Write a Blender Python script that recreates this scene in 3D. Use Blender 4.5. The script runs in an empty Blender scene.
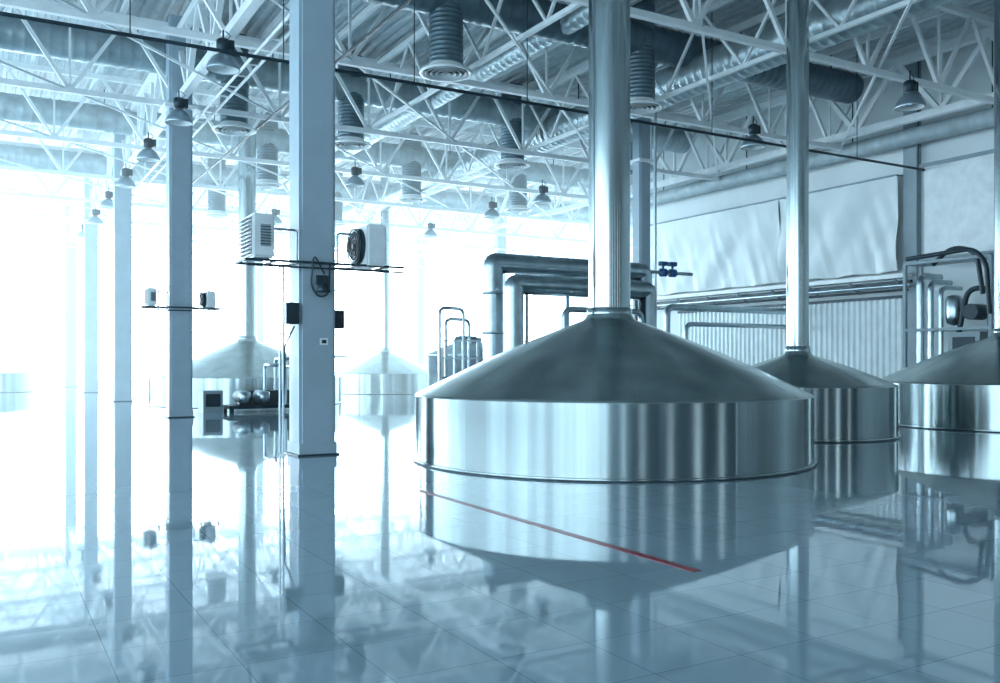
import bpy, math, random
from mathutils import Vector, Matrix, noise
random.seed(7)
S = bpy.context.scene
S.view_settings.view_transform = 'Standard'
S.view_settings.look = 'None'
S.view_settings.exposure = .2

# ------------------------------------------------------------ materials
def nodes(name):
    m = bpy.data.materials.new(name); m.use_nodes = True
    nt = m.node_tree
    return m, nt, nt.nodes['Principled BSDF'], nt.nodes['Material Output']

def mat(name, col, rough=.5, metal=0., var=.08, scale=3., bump=0., bscale=20., ior=1.5):
    m, nt, b, o = nodes(name)
    tc = nt.nodes.new('ShaderNodeTexCoord')
    n = nt.nodes.new('ShaderNodeTexNoise'); n.inputs['Scale'].default_value = scale
    n.inputs['Detail'].default_value = 4
    nt.links.new(tc.outputs['Object'], n.inputs['Vector'])
    r = nt.nodes.new('ShaderNodeValToRGB')
    r.color_ramp.elements[0].position = .3; r.color_ramp.elements[1].position = .7
    r.color_ramp.elements[0].color = (*[c*(1-var) for c in col], 1)
    r.color_ramp.elements[1].color = (*[min(1, c*(1+var)) for c in col], 1)
    nt.links.new(n.outputs['Fac'], r.inputs['Fac'])
    nt.links.new(r.outputs['Color'], b.inputs['Base Color'])
    b.inputs['Roughness'].default_value = rough
    b.inputs['Metallic'].default_value = metal
    b.inputs['IOR'].default_value = ior
    if bump:
        n2 = nt.nodes.new('ShaderNodeTexNoise'); n2.inputs['Scale'].default_value = bscale
        nt.links.new(tc.outputs['Object'], n2.inputs['Vector'])
        bp = nt.nodes.new('ShaderNodeBump'); bp.inputs['Strength'].default_value = bump
        bp.inputs['Distance'].default_value = .02
        nt.links.new(n2.outputs['Fac'], bp.inputs['Height'])
        nt.links.new(bp.outputs['Normal'], b.inputs['Normal'])
    return m

def brushed(name, col, rough, aniso=.75, var=.2):
    m, nt, b, o = nodes(name)
    tc = nt.nodes.new('ShaderNodeTexCoord')
    b.inputs['Roughness'].default_value = rough
    # soft tone change from sheet to sheet around the shell
    mp2 = nt.nodes.new('ShaderNodeMapping'); mp2.inputs['Scale'].default_value = (1.6, 1.6, .02)
    n2 = nt.nodes.new('ShaderNodeTexNoise'); n2.inputs['Scale'].default_value = 1.3; n2.inputs['Detail'].default_value = 5
    nt.links.new(tc.outputs['Object'], mp2.inputs['Vector']); nt.links.new(mp2.outputs['Vector'], n2.inputs['Vector'])
    r = nt.nodes.new('ShaderNodeValToRGB')
    r.color_ramp.elements[0].position = .35; r.color_ramp.elements[1].position = .68
    r.color_ramp.elements[0].color = (*[c*(1-var) for c in col], 1)
    r.color_ramp.elements[1].color = (*[min(1, c*(1+var)) for c in col], 1)
    nt.links.new(n2.outputs['Fac'], r.inputs['Fac']); nt.links.new(r.outputs['Color'], b.inputs['Base Color'])
    b.inputs['Metallic'].default_value = 1
    b.inputs['Anisotropic'].default_value = aniso
    b.inputs['Anisotropic Rotation'].default_value = .25
    t = nt.nodes.new('ShaderNodeTangent'); t.direction_type = 'RADIAL'; t.axis = 'Z'
    nt.links.new(t.outputs['Tangent'], b.inputs['Tangent'])
    return m

def emit(name, col, st):
    m, nt, b, o = nodes(name)
    b.inputs['Base Color'].default_value = (.8, .9, 1, 1)
    b.inputs['Roughness'].default_value = .1
    b.inputs['Emission Color'].default_value = (*col, 1)
    b.inputs['Emission Strength'].default_value = st
    return m

STEEL = brushed('brushed_stainless', (.37, .43, .44), .17, .75, .34)
CONE = brushed('brushed_stainless_cone', (.46, .52, .51), .24, .6, .12)
STACK = brushed('brushed_stainless_stack', (.41, .48, .50), .15, .5, .05)
PIPE = mat('stainless_pipe', (.42, .50, .54), .28, 1, .12, 4)
SATIN = mat('satin_vessel_steel', (.58, .65, .69), .35, .6, .15, 2)
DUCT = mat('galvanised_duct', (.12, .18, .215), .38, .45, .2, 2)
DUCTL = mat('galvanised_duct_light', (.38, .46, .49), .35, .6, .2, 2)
DUCTW = mat('painted_wall_duct', (.36, .44, .47), .6, .1, .2, 2)
TRUSS = mat('truss_paint', (.82, .87, .89), .45, 0, .06)
COLM = mat('column_paint', (.34, .43, .50), .42, 0, .06, 2)
DECK = mat('roof_deck_steel', (.56, .63, .66), .45, .15, .1)
WALL = mat('wall_paint', (.70, .77, .79), .6, 0, .05, .6)
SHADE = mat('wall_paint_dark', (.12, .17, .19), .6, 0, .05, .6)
TARP = mat('tarpaulin', (.68, .75, .76), .5, 0, .05, 1.)
FLUTE = mat('fluted_panel', (.82, .90, .91), .45, 0, .05)
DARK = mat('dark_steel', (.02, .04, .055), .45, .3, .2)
GREY = mat('grey_enclosure', (.28, .36, .40), .5)
WHITE = mat('white_enamel', (.78, .83, .85), .4)
LAMPM = mat('lamp_reflector', (.32, .40, .46), .3, .7)
BLUE = mat('blue_valve_paint', (.02, .10, .28), .4)
RED = mat('red_floor_marking', (.24, .008, .025), .3, 0, .15, 9)
GLASS = emit('daylit_glazing', (.83, .94, 1.), 9.5)
SIDEGLOW = emit('daylit_glazing_side', (.67, .88, 1.), 3.9)
REARGLOW = emit('daylit_glazing_shaded', (.78, .94, 1.), 1.7)

# floor
FLOOR, nt, b, o = nodes('polished_tile_floor')
tc = nt.nodes.new('ShaderNodeTexCoord')
br = nt.nodes.new('ShaderNodeTexBrick'); br.offset = 0
br.inputs['Scale'].default_value = 1; br.inputs['Brick Width'].default_value = .6; br.inputs['Row Height'].default_value = .6
br.inputs['Mortar Size'].default_value = .004; br.inputs['Mortar Smooth'].default_value = .2; br.inputs['Bias'].default_value = 0
br.inputs['Color1'].default_value = (.25, .35, .41, 1); br.inputs['Color2'].default_value = (.28, .38, .44, 1)
br.inputs['Mortar'].default_value = (.15, .23, .29, 1)
nt.links.new(tc.outputs['Object'], br.inputs['Vector'])
nt.links.new(br.outputs['Color'], b.inputs['Base Color'])
n = nt.nodes.new('ShaderNodeTexNoise'); n.inputs['Scale'].default_value = .9
nt.links.new(tc.outputs['Object'], n.inputs['Vector'])
mr = nt.nodes.new('ShaderNodeMapRange'); mr.inputs['To Min'].default_value = .015; mr.inputs['To Max'].default_value = .05
nt.links.new(n.outputs['Fac'], mr.inputs['Value']); nt.links.new(mr.outputs['Result'], b.inputs['Roughness'])
n3 = nt.nodes.new('ShaderNodeTexNoise'); n3.inputs['Scale'].default_value = 1.6
nt.links.new(tc.outputs['Object'], n3.inputs['Vector'])
bp = nt.nodes.new('ShaderNodeBump'); bp.inputs['Strength'].default_value = .05; bp.inputs['Distance'].default_value = .004
nt.links.new(n3.outputs['Fac'], bp.inputs['Height']); nt.links.new(bp.outputs['Normal'], b.inputs['Normal'])
b.inputs['IOR'].default_value = 2.05

# ------------------------------------------------------------ mesh builder
class M:
    def __init__(s): s.V = []; s.F = []; s.I = []; s.Sm = []; s.mats = []
    def mi(s, m):
        if m not in s.mats: s.mats.append(m)
        return s.mats.index(m)
    def add(s, v, f, m, sm=False):
        o = len(s.V); s.V += [tuple(p) for p in v]; k = s.mi(m)
        for q in f: s.F.append([i+o for i in q]); s.I.append(k); s.Sm.append(sm)
    def box(s, c, d, m, rz=0.):
        x, y, z = [q/2 for q in d]; cs, sn = math.cos(rz), math.sin(rz)
        v = [(c[0]+a*x*cs-bb*y*sn, c[1]+a*x*sn+bb*y*cs, c[2]+e*z) for a in (-1, 1) for bb in (-1, 1) for e in (-1, 1)]
        s.add(v, [(0,1,3,2),(4,6,7,5),(0,4,5,1),(2,3,7,6),(0,2,6,4),(1,5,7,3)], m)
    def frame(s, d):
        d = d.normalized(); u = Vector((0, 0, 1)) if abs(d.z) < .9 else Vector((1, 0, 0))
        a = d.cross(u).normalized(); return a, a.cross(d).normalized()
    def bar(s, p, q, w, m, h=None):
        p, q = Vector(p), Vector(q); a, c = s.frame(q-p); h = h or w
        a = a*w/2; c = c*h/2
        v = [p-a-c, p+a-c, p+a+c, p-a+c, q-a-c, q+a-c, q+a+c, q-a+c]
        s.add(v, [(3,2,1,0),(4,5,6,7),(0,1,5,4),(1,2,6,5),(2,3,7,6),(3,0,4,7)], m)
    def sweep(s, pts, rad, m, seg=14, caps=True):
        pts = [Vector(p) for p in pts]; n = len(pts)
        if not isinstance(rad, (list, tuple)): rad = [rad]*n
        a, c = s.frame(pts[1]-pts[0]); V = []; F = []
        for i, p in enumerate(pts):
            t = (pts[min(i+1, n-1)]-pts[max(i-1, 0)]).normalized()
            a = (a-t*a.dot(t)).normalized(); c = a.cross(t)
            for k in range(seg):
                an = 2*math.pi*k/seg; V.append(p+(a*math.cos(an)+c*math.sin(an))*rad[i])
        for i in range(n-1):
            for k in range(seg):
                k2 = (k+1) % seg; F.append((i*seg+k, (i+1)*seg+k, (i+1)*seg+k2, i*seg+k2))
        s.add(V, F, m, True)
        if caps:
            s.add(V[:seg], [tuple(range(seg))], m); s.add(V[-seg:], [tuple(reversed(range(seg)))], m)
    def tube(s, p, q, r, m, seg=12): s.sweep([p, q], r, m, seg)
    def pipe(s, pts, r, m, bend=None, seg=14):
        pts = [Vector(p) for p in pts]; bend = bend or r*2.6; out = [pts[0]]
        for i in range(1, len(pts)-1):
            p = pts[i]; a = pts[i-1]-p; c = pts[i+1]-p
            l = min(bend, a.length*.48, c.length*.48); a = p+a.normalized()*l; c = p+c.normalized()*l
            for k in range(7):
                t = k/6; out.append(a*(1-t)**2+p*2*t*(1-t)+c*t*t)
        out.append(pts[-1]); s.sweep(out, r, m, seg)
    def ripple(s, p, q, r, m, step=.16, seg=24):
        p, q = Vector(p), Vector(q); L = (q-p).length; n = max(2, int(L/step)); P = []; R = []
        for i in range(n):
            for t, k in ((0, 1.0), (.35, 1.0), (.5, 1.03), (.65, 1.03), (.8, 1.0)):
                P.append(p.lerp(q, (i+t)/n)); R.append(r*k)
        P.append(q); R.append(r); s.sweep(P, R, m, seg)
    def lathe(s, c, prof, m, seg=64, sm=True):
        V = []; F = []
        for r, z in prof:
            for k in range(seg):
                a = 2*math.pi*k/seg; V.append((c[0]+r*math.cos(a), c[1]+r*math.sin(a), c[2]+z))
        for i in range(len(prof)-1):
            for k in range(seg):
                k2 = (k+1) % seg; F.append((i*seg+k, i*seg+k2, (i+1)*seg+k2, (i+1)*seg+k))
        s.add(V, F, m, sm)
    def done(s, name, parent=None):
        me = bpy.data.meshes.new(name); me.from_pydata(s.V, [], s.F); me.update()
        for m in s.mats: me.materials.append(m)
        me.polygons.foreach_set('material_index', s.I); me.polygons.foreach_set('use_smooth', s.Sm)
        ob = bpy.data.objects.new(name, me); S.collection.objects.link(ob)
        if parent: ob.parent = parent
        return ob
    
def empty(name, loc=(0, 0, 0)):
    e = bpy.data.objects.new(name, None); S.collection.objects.link(e); return e

ROOF = 11.75; YB = -18; YE = 70; XL = -14; XR = 27; XF = 44; YC = 34
# ------------------------------------------------------------ shell
g = M(); g.add([(XL-.3, YB-.3, 0), (XF+.3, YB-.3, 0), (XF+.3, YE+.3, 0), (XL-.3, YE+.3, 0), (XL-.3, YB-.3, -.2), (XF+.3, YB-.3, -.2), (XF+.3, YE+.3, -.2), (XL-.3, YE+.3, -.2)],
     [(0,1,2,3),(7,6,5,4),(0,4,5,1),(1,5,6,2),(2,6,7,3),(3,7,4,0)], FLOOR); g.done('floor')
# corrugated roof deck, ridges running along Y
g = M(); V = []; F = []; x = XL-.3; prof = []
while x < XF+.3:
    prof += [(x, 0), (x+.13, 0), (x+.17, .08), (x+.30, .08)]; x += .34
for y in (YB-.3, 8, YC, YE+.3):
    V += [(px, y, ROOF+pz) for px, pz in prof]
n = len(prof)
for j in range(3):
    for i in range(n-1): F.append((j*n+i, (j+1)*n+i, (j+1)*n+i+1, j*n+i+1))
g.add(V, F, DECK); g.add([(XL-.3,YB-.3,ROOF+.25),(XF+.3,YB-.3,ROOF+.25),(XF+.3,YE+.3,ROOF+.25),(XL-.3,YE+.3,ROOF+.25)], [(0,1,2,3)], DECK)
g.done('ceiling')
H = ROOF
g = M(); g.box((XR+.15, (YB+YC)/2, H/2), (.3, YC-YB, H), WALL)
g.box((XR-.12, 19.1, H/2), (.24, .5, H), GREY); g.box((XR-.1, 14.9, 4.9), (.2, .7, 9.8), GREY)
g.done('wall_right')
g = M(); g.box(((XR+XF)/2+.15, YC-.15, H/2), (XF-XR-.3, .3, H), WALL); g.done('wall_wing')
g = M(); g.box((XF+.15, (YC+YE)/2, H/2), (.3, YE-YC, H), WALL); g.done('wall_far_right')

def glazed(wname, winname, a, b_, z0, z1, fixed, axis, gm, nx, nz, inward):
    """wall strip below and above a band of glazing with mullions"""
    w = M(); L = b_-a; c = (a+b_)/2
    def bx(mm, cc, l, zc, h, t, m, off=0):
        if axis == 'x': mm.box((cc, fixed+off, zc), (l, t, h), m)
        else: mm.box((fixed+off, cc, zc), (t, l, h), m)
    bx(w, c, L, z0/2, z0, .3, WALL); bx(w, c, L, (z1+H)/2, H-z1, .3, WALL); w.done(wname)
    k = M(); bx(k, c, L, (z0+z1)/2, z1-z0, .04, gm)
    for i in range(nx+1):
        q = a+L*i/nx; bx(k, min(max(q, a+.06), b_-.06), .12, (z0+z1)/2, z1-z0, .14, WHITE, inward*.05)
    for i in range(nz+1):
        q = z0+(z1-z0)*i/nz; bx(k, c, L, min(max(q, z0+.05), z1-.05), .1, .12, WHITE, inward*.05)
    k.done(winname)
glazed('wall_back', 'window_1', XL, XF, .25, 11.0, YE+.15, 'x', GLASS, 16, 3, -1)
glazed('wall_left', 'window_2', YB, YE, .8, 10.2, XL-.15, 'y', SIDEGLOW, 22, 3, 1)  # unseen glowing glazing added to light the kettles from the left
# unseen rear wall kept dark, glowing window strips added for streaked kettle reflections
xs = [XL, -9, -7.6, -3, -1.4, 5, 6.4, 12.5, 14.3, 20.5, 21.9, XR]
g = M(); k = len(xs)-1
for i in range(0, k, 2): g.box(((xs[i]+xs[i+1])/2, YB-.15, H/2), (xs[i+1]-xs[i], .3, H), SHADE)
for i in range(1, k, 2):
    g.box(((xs[i]+xs[i+1])/2, YB-.15, .5), (xs[i+1]-xs[i], .3, 1), SHADE); g.box(((xs[i]+xs[i+1])/2, YB-.15, (9.1+H)/2), (xs[i+1]-xs[i], .3, H-9.1), SHADE)
g.done('wall_front')
for j, i in enumerate(range(1, k, 2)):
    q = M(); q.box(((xs[i]+xs[i+1])/2, YB-.15, 5.05), (xs[i+1]-xs[i], .04, 8.1), REARGLOW)
    for t in range(3):
        q.box((xs[i]+.05+(xs[i+1]-xs[i]-.1)*t/2, YB-.1, 5.05), (.08, .1, 8.1), WHITE)
    q.done('window_%d' % (j+3))

# ------------------------------------------------------------ roof structure
ZB, ZT = 9.05, 11.3
def truss(g, fn, L0, L1, step, w=.13, zb=ZB, zt=ZT, vert=True):
    n = int(round((L1-L0)/step)); st = (L1-L0)/n
    g.bar(fn(L0, zb), fn(L1, zb), w*1.15, TRUSS); g.bar(fn(L0, zt), fn(L1, zt), w*1.3, TRUSS)
    for i in range(n):
        a = L0+i*st; mid = a+st/2
        g.bar(fn(a, zt), fn(mid, zb), w*.75, TRUSS); g.bar(fn(mid, zb), fn(a+st, zt), w*.75, TRUSS)
        if vert: g.bar(fn(mid, zb), fn(mid, zt), w*.45, TRUSS)
YT = [3.1+6.05*i for i in range(-3, 11)]
for y in YT:
    g = M(); x1 = XR-.1 if y < YC else XF-.1
    truss(g, lambda t, z, y=y: (t, y, z), XL+.1, x1, 3.0)
    g.done('roof_truss')
for x in (-7, 5, 11, 17, 25.2):
    g = M(); truss(g, lambda t, z, x=x: (x, t, z), YB+.2, YE-.2, 3.025, .19 if x in (5, 25.2) else .09, ZB+.16, ZT-.2, x in (5, 25.2))
    g.done('longitudinal_truss')
g = M()
x = XL+1.5
while x < XF:
    y0 = YB if x < XR else YC
    g.bar((x, y0+.1, ZT+.22), (x, YE-.1, ZT+.22), .12, TRUSS, .2); x += 2.0
for i in range(len(YT)-1):   # wind bracing in the bottom chord plane
    for x in range(-10, 26, 6):
        g.bar((x, YT[i], ZB+.05), (x+6, YT[i+1], ZB+.05), .06, TRUSS)
g.done('roof_purlins')

# ------------------------------------------------------------ columns
def column(x, y, w=.64, name='column'):
    g = M(); h = ROOF-.2; e = .05
    g.box((x, y, h/2), (w-2*e, w, h), COLM); g.box((x, y, h/2), (w, w-2*e, h), COLM)
    g.box((x, y, .015), (w+.1, w+.1, .03), DARK); g.box((x, y, .12), (w+.03, w+.03, .2), COLM)
    g.box((x, y, ZB-.12), (w+.3, w+.3, .1), TRUSS)
    return g.done(name)
for y in (-9, 15.2, 27.3, 39.4, 51.5, 63.6): column(5, y)
column(21, 26, .5); column(29.5, 51.1, .62); column(29.5, 63.6, .62); column(17, 63.6, .6)

# ------------------------------------------------------------ ventilation ducts
zc = 10.65
for y, xe in ((20.0, 25), (28.2, 25), (36.4, 42), (45, 42)):
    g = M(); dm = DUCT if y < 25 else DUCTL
    g.ripple((XL+1, y, zc), (xe, y, zc), .48, dm, .3)
    g.ripple((XL+1, y+1.15, zc+.2), (xe-2, y+1.15, zc+.2), .22, DUCTL, .3, 16)
    for x in range(-12, int(xe), 4): g.bar((x, y, zc+.45), (x, y, ROOF), .03, DARK)
    g.done('ventilation_duct')
for x, z, r, y1 in ((18.2, 10.0, .55, 60), (26.3, 8.95, .28, 33.7), (13.4, 10.55, .3, 60)):
    g = M(); g.ripple((x, 4, z), (x, y1, z), r, DUCTW if x > 25 else DUCTL, .3)
    for y in range(6, int(y1), 5): g.bar((x, y, z+r), (x, y, ROOF), .03, DARK)
    g.done('ventilation_duct')
def diffuser(x, y, zb=8.75, r=.42):
    g = M(); g.ripple((x, y, zb+.16), (x, y, ROOF-.1), r, DUCT, .11)
    g.lathe((x, y, zb), [(r, .2), (r+.02, .14), (r+.22, .05), (r+.24, .0), (r+.17, -.01), (r+.12, .05)], WHITE, 40)
    for k in range(4):
        q = r+.10-k*.13; g.lathe((x, y, zb), [(q, -.02), (q-.06, .05), (q-.07, .05), (q-.01, -.025), (q, -.02)], WHITE, 40)
    g.lathe((x, y, zb+.09), [(r+.1, 0), (.001, 0)], DARK, 32)
    g.done('air_diffuser')
for x, y in ((10, 20), (16.1, 20), (10.6, 28.2), (16.8, 28.2), (10.1, 36.4), (16.5, 36.4), (22.5, 28.2), (22, 36.4), (6.8, 28.2), (10, 45), (16, 45)):
    diffuser(x, y)

# ------------------------------------------------------------ high-bay lamps
def lamp(x, y, z=8.15, s=1.):
    g = M(); c = (x, y, z)
    g.lathe(c, [(.36*s, 0), (.37*s, .03), (.33*s, .14), (.25*s, .26), (.15*s, .34), (.10*s, .36), (.10*s, .44)], LAMPM, 32)
    g.lathe(c, [(.345*s, .01), (.31*s, .14), (.23*s, .25), (.1*s, .33), (.001, .33)], WHITE, 32)
    g.lathe(c, [(.10*s, .40), (.15*s, .42), (.15*s, .66), (.10*s, .70), (.001, .70)], DARK, 20)
    g.box((x+.17*s, y, z+.56), (.12, .16, .24), DARK)
    g.lathe((x, y, z+.08), [(.001, -.02), (.06, .02), (.08, .1), (.05, .2)], WHITE, 16)
    g.tube((x, y, z+.68), (x, y, ZB), .02, DARK, 8); g.sweep([(x+.1, y, z+.7), (x+.16, y, z+.8), (x+.05, y, z+.88)], .012, DARK, 6)
    g.done('high_bay_lamp')
for y in (20.6, 25.8, 31, 36.2, 41.4, 46.6, 52): lamp(4.72, y)
for x, y in ((20.6, 14.7), (20.3, 19.8), (19.9, 31), (20.2, 42.2), (19.9, 35.2), (12, 31.5), (12, 42)): lamp(x, y, 8.1)

# sprinkler / cable lines
g = M(); g.tube((XL+.2, 18.6, 7.9), (26.8, 18.6, 7.9), .04, DARK, 8)
for i in range(14): g.tube((-12.5+3*i, 18.6, 7.9), (-12.5+3*i, 18.6, ROOF-.02), .012, DARK, 6)
g.done('sprinkler_pipe')
g = M(); g.tube((7.5, -10, 8.9), (7.5, 66, 8.9), .035, DARK, 8); g.done('sprinkler_pipe')
g = M()
for k in range(2): g.bar((5.6+k*.3, YB+1, 8.85), (5.6+k*.3, YE-1, 8.85), .03, TRUSS, .08)
for i in range(80): g.bar((5.6, YB+2+i, 8.84), (5.9, YB+2+i, 8.84), .03, TRUSS)
g.done('cable_tray')

# ------------------------------------------------------------ brewing kettles
def kettle(x, y, r, rim, apex, cr, stack_top=ROOF-.02, seams=14):
    g = M(); c = (x, y, 0)
    g.lathe(c, [(r+.03, 0), (r+.03, .02)], DARK, 160)  # dark sealing line, coloured to stand in for the base shadow gap
    g.lathe(c, [(r+.04, .02), (r+.042, .03), (r+.04, .04)], STEEL, 160); g.lathe(c, [(r+.04, .04), (r+.003, .047)], PIPE, 160)
    g.lathe(c, [(r, .045), (r, rim)], STEEL, 160)
    g.lathe(c, [(r, rim), (r-.012, rim+.025), (r-.04, rim+.04)], CONE, 160)
    pr = []; r0 = r-.04; z0 = rim+.04; r1 = cr+.10; z1 = apex
    for i in range(25):
        t = i/24; q = r0+(r1-r0)*t; zz = z0+(z1-z0)*t + .05*(r/3.3)*math.sin(math.pi*t)
        pr.append((q, zz))
    pr += [(cr+.05, apex+.05), (cr+.02, apex+.13)]
    g.lathe(c, pr, CONE, 160)
    g.lathe(c, [(cr+.03, apex+.10), (cr+.03, apex+.2), (cr, apex+.21)], STACK, 48)
    g.lathe(c, [(cr, apex+.2), (cr, stack_top)], STACK, 64)
    # raised weld seams on cone
    for k in range(seams):
        a = 2*math.pi*(k+.3)/seams; ca, sa = math.cos(a), math.sin(a)
        g.sweep([(x+q*ca, y+q*sa, zz-.005) for q, zz in pr[:-2:3]], .007, CONE, 6)
    for k in range(seams//2):
        a = 2*math.pi*(k+.15)/(seams//2); ca, sa = math.cos(a), math.sin(a)
        g.sweep([(x+(r-.004)*ca, y+(r-.004)*sa, .05), (x+(r-.004)*ca, y+(r-.004)*sa, rim)], .006, STEEL, 6)
    return g.done('brewing_kettle')
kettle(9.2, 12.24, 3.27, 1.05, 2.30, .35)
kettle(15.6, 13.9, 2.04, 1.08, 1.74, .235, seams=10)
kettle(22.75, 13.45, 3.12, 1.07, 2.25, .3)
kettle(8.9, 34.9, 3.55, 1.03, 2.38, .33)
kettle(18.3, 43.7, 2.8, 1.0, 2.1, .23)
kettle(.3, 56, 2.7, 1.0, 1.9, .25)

# floor marking
g = M(); g.box((4.74, 7.72, .002), (.085, 5.04, .004), RED); g.done('floor_marking_line')

# ------------------------------------------------------------ column heaters and boxes
def heater(x, y, z, s, kind):
    """unit air heater: thin casing, louvres or axial fan on the -X face"""
    g = M(); t, w, h = .36*s, .8*s, .72*s; e = .03
    g.box((x, y, z), (t, w-2*e, h-2*e), WHITE); g.box((x, y, z), (t-2*e, w, h-2*e), WHITE); g.box((x, y, z), (t-2*e, w-2*e, h), WHITE)
    xf = x-t/2
    if kind == 'louvre':
        g.box((xf-.004, y, z), (.01, w*.84, h*.86), DARK)
        for k in range(10):
            zz = z-h*.40+k*h*.089
            g.bar((xf-.03, y-w*.42, zz), (xf-.03, y+w*.42, zz), .05, WHITE, .012)
        g.box((x+.03, y-w/2-.005, z), (.16*s, .01, h*.5), GREY)
        for k in range(7): g.bar((x-.06*s, y-w/2-.015, z-h*.2+k*h*.066), (x+.12*s, y-w/2-.015, z-h*.2+k*h*.066), .012, DARK)
    else:
        R = h*.42
        g.sweep([(xf-.07, y, z), (xf, y, z)], [R, R*1.04], DARK, 32)
        g.sweep([(xf-.09, y, z), (xf-.075, y, z)], [R*.9, R*.9], GREY, 32)
        for rr in (1, .78, .55, .32):
            g.sweep([(xf-.11, y+R*rr*math.cos(a*math.pi/16), z+R*rr*math.sin(a*math.pi/16)) for a in range(33)], .012, DARK, 6, False)
        for k in range(5):
            a = 2*math.pi*k/5; p = Vector((xf-.095, y, z)); d = Vector((0, math.cos(a), math.sin(a))); f = Vector((0, -d.z, d.y))
            g.add([p+d*.03, p+d*R*.85+f*.02, p+d*R*.8+f*R*.4, p+f*.06], [(0, 1, 2, 3)], DARK)
        g.sweep([(xf-.13, y, z), (xf-.05, y, z)], .05, DARK, 12)
    return g
def heater_set(cx, cy, zz, sc=1.):
    e = empty('unit_heater_bracket')
    o = .98 if sc == 1 else .8
    heater(cx-o, cy-.1, zz, sc, 'louvre').done('louvre_heater', e)
    heater(cx+o+.03, cy-.1, zz-.03, sc, 'fan').done('fan_heater', e)
    g = M(); b0 = zz-.36*sc-.03
    for dy in (-.36, .36):
        g.bar((cx-o-.25, cy+dy, b0), (cx+o+.6*sc, cy+dy, b0), .04, DARK)
    g.bar((cx-o-.25, cy-.36, b0-.09), (cx+o+.6*sc, cy-.36, b0-.09), .03, DARK)
    for s in (-o-.25, -o+.25, -.34, .34, o-.2, o+.3): g.bar((cx+s, cy-.36, b0), (cx+s, cy+.36, b0), .035, DARK)
    for s in (-.36, .36): g.pipe([(cx+s, cy-.28, b0), (cx+s, cy-.28, zz+.15), (cx+(o-.1)*(1 if s > 0 else -1), cy-.28, zz+.15)], .02, PIPE)
    g.done('bracket', e)
heater_set(5, 15.2, 3.68); heater_set(5, 27.3, 3.45, .7)
g = M()
g.box((4.55, 14.95, 2.42), (.22, .2, .36), DARK); g.box((5.45, 15.2, 2.35), (.2, .22, .32), DARK)
g.box((5.06, 14.84, 3.0), (.2, .08, .16), DARK); g.lathe((5.06, 14.78, 2.82), [(.001, .12), (.09, .08), (.13, -.02), (.11, -.03), (.001, .02)], DARK, 18)
g.pipe([(5.1, 14.84, 3.1), (4.9, 14.8, 3.45), (4.86, 14.85, 2.9), (4.98, 14.82, 2.7), (5.16, 14.8, 2.75), (5.2, 14.86, 3.3)], .015, DARK, .15, 6)
g.box((5.1, 14.87, 1.95), (.14, .02, .12), WHITE); g.box((5.1, 14.865, 1.95), (.08, .02, .06), DARK)
for k in range(2): g.tube((4.52+.06*k, 15.5, 0.03), (4.52+.06*k, 15.5, 3.3), .02, PIPE, 8)
g.pipe([(4.62, 15.0, 2.2), (4.6, 15.45, 1.9), (4.6, 15.55, .6)], .015, DARK)
g.tube((5.42, 15.42, .03), (5.42, 15.42, 3.3), .018, PIPE, 8)
g.done('column_control_boxes')

# ------------------------------------------------------------ pipework behind main kettle
g = M()
g.pipe([(12.3, 21.7, 0), (12.3, 21.7, 4.35), (17.6, 21.7, 4.35), (17.6, 21.7, 0)], .28, PIPE, .12, 24)
g.pipe([(12.2, 20.4, 0), (12.2, 20.4, 3.66), (16.7, 20.4, 3.66), (16.7, 20.4, 0)], .27, PIPE, .12, 24)
g.pipe([(13.4, 19.8, 0), (13.4, 19.8, 3.0), (16, 19.8, 3.0), (16, 19.8, 0)], .08, PIPE, .25)
for z in (1.2, 2.4, 3.5):
    g.lathe((12.3, 21.7, z), [(.28, -.03), (.32, -.03), (.32, .03), (.28, .03)], PIPE, 22)
for x in (13.4, 14.8, 16.2): g.lathe((x, 21.7, 0), [(.05, 0), (.05, 4.15)], GREY, 10)
g.done('vapour_pipework')
g = M()
g.tube((16.7, 20.3, 4.2), (18.3, 20.3, 4.2), .05, PIPE); g.tube((16.9, 20.3, 0), (16.9, 20.3, 8.9), .045, PIPE)
for x in (17.2, 17.55):
    g.sweep([(x-.1, 20.3, 4.2), (x-.09, 20.3, 4.2), (x+.09, 20.3, 4.2), (x+.1, 20.3, 4.2)], [.05, .12, .12, .05], BLUE, 14)
    g.tube((x, 20.3, 4.2), (x, 20.3, 4.42), .035, BLUE); g.box((x, 20.3, 4.46), (.24, .14, .12), BLUE)
g.done('blue_control_valve')
# service deck with low vessels
g = M()
g.lathe((13.3, 25.0, 0), [(1.3, 0), (1.3, 1.75), (1.36, 1.78), (1.36, 1.84), (1.3, 1.87), (.5, 2.2), (.4, 2.22), (.4, 2.36), (.001, 2.38)], SATIN, 64)
g.done('lauter_vessel')
g = M()
g.lathe((15.9, 24.3, 0), [(1.0, 0), (1.0, 2.0), (1.03, 2.03), (1, 2.08), (.3, 2.3), (.001, 2.32)], SATIN, 48)
g.done('holding_vessel')
g = M()
for k, (x, h) in enumerate(((11.0, 3.1), (11.25, 2.8), (11.6, 2.3))):
    g.pipe([(x, 22.4+.12*k, 0), (x, 22.4+.12*k, h), (x+.8, 22.5+.12*k, h), (x+.8, 22.5+.12*k, 1.2)], .05, PIPE, .2)
for x in (11.1, 12.2, 13.3, 14.4):
    g.bar((x, 22.4, 1.2), (x, 22.4, 2.2), .04, TRUSS)
for z in (1.7, 2.2): g.bar((11.1, 22.4, z), (14.4, 22.4, z), .04, TRUSS)
g.box((12.75, 22.5, 1.15), (3.5, .5, .08), GREY)
for x in (11.1, 12.8, 14.4): g.bar((x, 22.5, 0), (x, 22.5, 1.12), .1, GREY)
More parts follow.
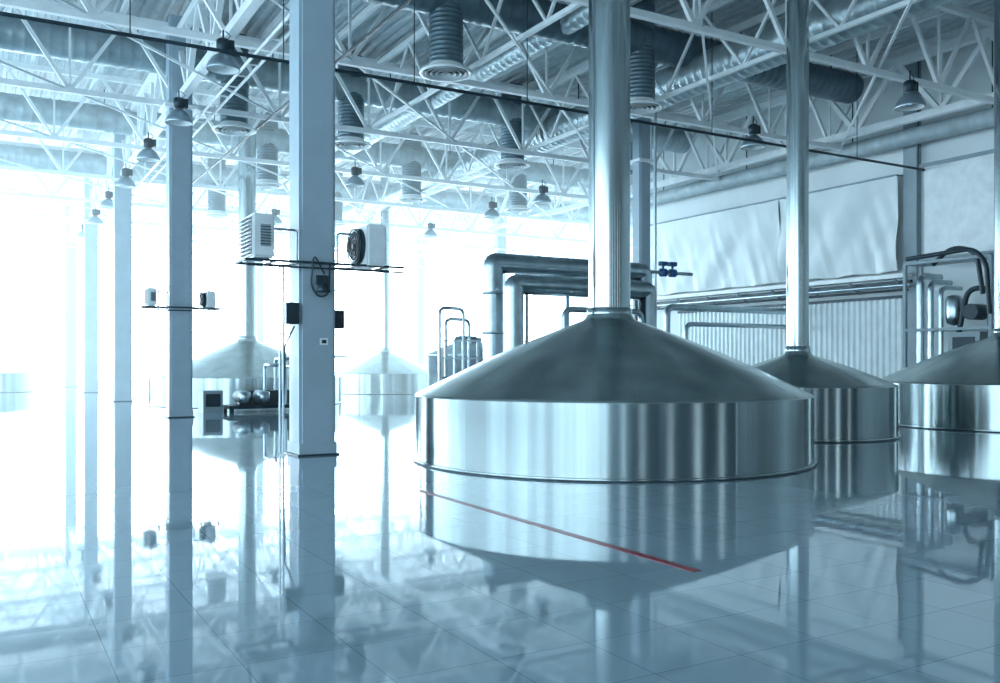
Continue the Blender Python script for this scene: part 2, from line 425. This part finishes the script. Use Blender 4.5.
g.done('service_walkway')

# pump skid before the far kettle
g = M(); X0, Y0 = 8.2, 29.0
g.box((X0, Y0, .18), (3.0, 1.1, .1), DARK)
for dx in (-1.4, 1.4):
    for dy in (-.45, .45): g.box((X0+dx, Y0+dy, .065), (.12, .12, .13), DARK)
for dx in (-1.0, -.4):
    g.sweep([(X0+dx, Y0-.4, .5), (X0+dx, Y0+.3, .5)], .2, GREY, 18); g.lathe((X0+dx, Y0-.45, .5), [(.001, -.2), (.18, -.15), (.2, 0), (.18, .15), (.001, .2)], PIPE, 16)
for dx, h in ((.35, 1.5), (.7, 1.7), (1.05, 1.45), (1.35, 1.65)):
    g.pipe([(X0+dx, Y0-.3, .2), (X0+dx, Y0-.3, h), (X0+dx-.5, Y0-.3, h), (X0+dx-.5, Y0+.3, h), (X0+dx-.5, Y0+.3, .3)], .055, PIPE, .15)
g.pipe([(X0+1.5, Y0-.4, .2), (X0+1.5, Y0-.4, 2.0), (X0+1.1, Y0, 2.3), (X0+.9, Y0+.6, 1.6)], .05, DARK, .3)
g.box((X0-1.9, Y0+.2, .35), (.6, .7, .7), GREY); g.box((X0-1.9, Y0-.155, .4), (.45, .02, .4), DARK)
g.box((X0+.2, Y0+.35, .45), (2.4, .3, .45), DARK)
g.done('pump_skid')
g = M()
g.box((15.8, 47.2, .5), (1.6, .8, 1.0), GREY); g.box((15.8, 46.79, .5), (1.3, .04, .7), DARK)
for k in range(3): g.pipe([(15.3+k*.5, 47.2, 1), (15.3+k*.5, 47.2, 1.9), (16.5+k*.5, 47.2, 1.9)], .07, PIPE)
g.done('control_cabinet')

# ------------------------------------------------------------ right wall: tarpaulins, fluted panels, ledge, machinery
def tarp(y0, y1, z0, z1, seed):
    g = M(); ny, nz = 140, 60; V = []; F = []
    for j in range(nz+1):
        for i in range(ny+1):
            u, v = i/ny, j/nz; y = y0+(y1-y0)*u
            sag = .04*math.sin(math.pi*u*3)**2*(1-v)
            z = z0+(z1-z0)*v - .03*math.sin(math.pi*((u*6) % 1))*v**6 - sag*(1-v)
            w = noise.noise(Vector((y*.8+v*1.8+seed, v*.6, seed)))*.30 + noise.noise(Vector((y*2.2-v*2.6, v*.9, seed+4)))*.08
            V.append((XR-.42+w*(1-v**4)*.8, y, z))
    for j in range(nz):
        for i in range(ny):
            a = j*(ny+1)+i; F.append((a, a+ny+1, a+ny+2, a+1))
    g.add(V, F, TARP, True)
    g.tube((XR-.42, y0, z1+.02), (XR-.42, y1, z1+.02), .035, GREY)
    for i in range(7):
        y = y0+.05+(y1-y0-.1)*i/6; g.bar((XR-.42, y, z1), (XR, y, z1+.05), .04, GREY)
    g.done('hanging_tarpaulin')
tarp(19.45, 24.59, 4.66, 7.85, 1.3); tarp(24.62, 32.9, 4.66, 7.85, 9.1)
g = M()
V = []; F = []; y = 18.9; pr = []
while y < 30.6:
    pr += [(-.02, y), (-.02, y+.08), (-.10, y+.12), (-.10, y+.20)]; y += .24
for z in (.3, 3.75): V += [(XR-.05+a, yy, z) for a, yy in pr]
n = len(pr)
for i in range(n-1): F.append((i, n+i, n+i+1, i+1))
g.add(V, F, FLUTE); g.box((XR-.1, 24.7, 3.8), (.22, 11.9, .1), DARK); g.box((XR-.1, 24.7, .2), (.2, 11.9, .2), GREY)
g.done('fluted_wall_panel')
g = M()
g.box((XR-.25, 25.8, 4.48), (.5, 13.6, .14), TRUSS); g.box((XR-.3, 25.8, 4.28), (.12, 13.6, .1), DARK)
g.tube((XR-.5, 18.9, 4.15), (XR-.5, 32.6, 4.15), .07, PIPE); g.tube((XR-.62, 18.9, 3.98), (XR-.62, 32.6, 3.98), .04, DARK)
for i in range(8): g.bar((XR-.02, 19.4+i*1.8, 4.0), (XR-.6, 19.4+i*1.8, 4.35), .06, GREY)
g.done('wall_pipe_ledge')
g = M()
g.box((XR-.08, 17, 6.5), (.12, 3.3, 3.0), WHITE); g.box((XR-.1, 17, 8.05), (.2, 3.6, .12), GREY); g.box((XR-.1, 17, 4.98), (.2, 3.6, .08), GREY)
g.done('wall_panel')
g = M(); xb = 25.7
for y in (15.5, 18.3):
    for x in (xb-.3, xb+.5): g.bar((x, y, 0), (x, y, 4.7), .1, GREY)
for z in (1.2, 2.6, 4.7):
    g.bar((xb-.3, 15.5, z), (xb-.3, 18.3, z), .09, GREY); g.bar((xb+.5, 15.5, z), (xb+.5, 18.3, z), .09, GREY)
    for y in (15.5, 18.3): g.bar((xb-.3, y, z), (xb+.5, y, z), .08, GREY)
for k, y in enumerate((17.9, 17.55, 17.2)):
    g.pipe([(xb-.1, y, 0), (xb-.1, y, 4.3-k*.2), (xb+.9, y, 4.3-k*.2)], .11-.02*k, PIPE, .3)
g.pipe([(xb-.35, 18.2, 4.85), (xb-.35, 16, 4.95), (xb-.35, 15.6, 4.5), (xb-.35, 15.5, 3)], .07, DARK, .4)
g.pipe([(xb-.2, 17.4, 4.6), (xb-.2, 16.8, 5.1), (xb-.2, 16.0, 4.9), (xb-.2, 15.8, 3.6)], .07, DARK, .5)
g.pipe([(xb, 17, 1), (xb, 16.4, 3.8), (xb, 15.7, 3.8), (xb, 15.7, .5)], .08, DARK, .4)
g.box((xb+.1, 16.4, 1.9), (.6, 1.0, 1.2), GREY); g.box((xb-.21, 16.4, 2.1), (.02, .7, .5), DARK)
g.lathe((xb+.1, 16.9, 3.2), [(.001, -.5), (.2, -.42), (.24, -.2), (.24, .3), (.18, .42), (.001, .46)], PIPE, 24)
g.sweep([(xb-.2, 16.2, 3.1), (xb+.4, 16.2, 3.1)], .24, DARK, 20)
g.done('pipe_manifold_rack')
# machinery by the wall behind the second kettle
g = M()
for y in (31.5, 32.3):
    g.bar((25.4, y, 0), (25.4, y, 4.6), .08, DARK)
for i in range(14): g.bar((25.4, 31.5, .3+i*.32), (25.4, 32.3, .3+i*.32), .04, DARK)
g.done('access_ladder')
g = M()
g.pipe([(20.5, 24, 0), (20.5, 24, 3.5), (26.6, 24, 3.5)], .12, PIPE, .3); g.pipe([(20.9, 23.5, 0), (20.9, 23.5, 2.9), (26.6, 23.5, 2.9)], .08, PIPE, .3)
g.done('transfer_pipe')

# ------------------------------------------------------------ self-glowing haze volume added to wash out the far hall
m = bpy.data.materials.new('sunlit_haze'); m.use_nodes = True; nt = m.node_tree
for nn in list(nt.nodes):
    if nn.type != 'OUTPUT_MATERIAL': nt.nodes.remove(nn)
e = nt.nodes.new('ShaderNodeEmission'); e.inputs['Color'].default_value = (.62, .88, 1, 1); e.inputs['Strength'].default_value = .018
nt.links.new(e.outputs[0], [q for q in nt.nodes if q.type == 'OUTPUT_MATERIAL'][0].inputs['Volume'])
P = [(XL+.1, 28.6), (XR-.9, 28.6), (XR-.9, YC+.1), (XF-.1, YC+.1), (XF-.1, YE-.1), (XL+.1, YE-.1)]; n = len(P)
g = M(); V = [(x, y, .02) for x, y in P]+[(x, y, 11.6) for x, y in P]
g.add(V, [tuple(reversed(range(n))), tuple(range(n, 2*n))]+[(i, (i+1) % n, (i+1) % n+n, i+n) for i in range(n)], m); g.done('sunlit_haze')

# ------------------------------------------------------------ light
w = bpy.data.worlds.new('World'); S.world = w; w.use_nodes = True
w.node_tree.nodes['Background'].inputs['Color'].default_value = (.55, .75, .9, 1)
w.node_tree.nodes['Background'].inputs['Strength'].default_value = 1.0

cam = bpy.data.cameras.new('camera'); co = bpy.data.objects.new('camera', cam); S.collection.objects.link(co)
co.location = (0, 0, 1.6); co.rotation_euler = (math.pi/2, 0, -math.radians(30))
cam.sensor_width = 36; cam.lens = 32.4; cam.shift_y = .0205; cam.clip_end = 300
S.camera = co
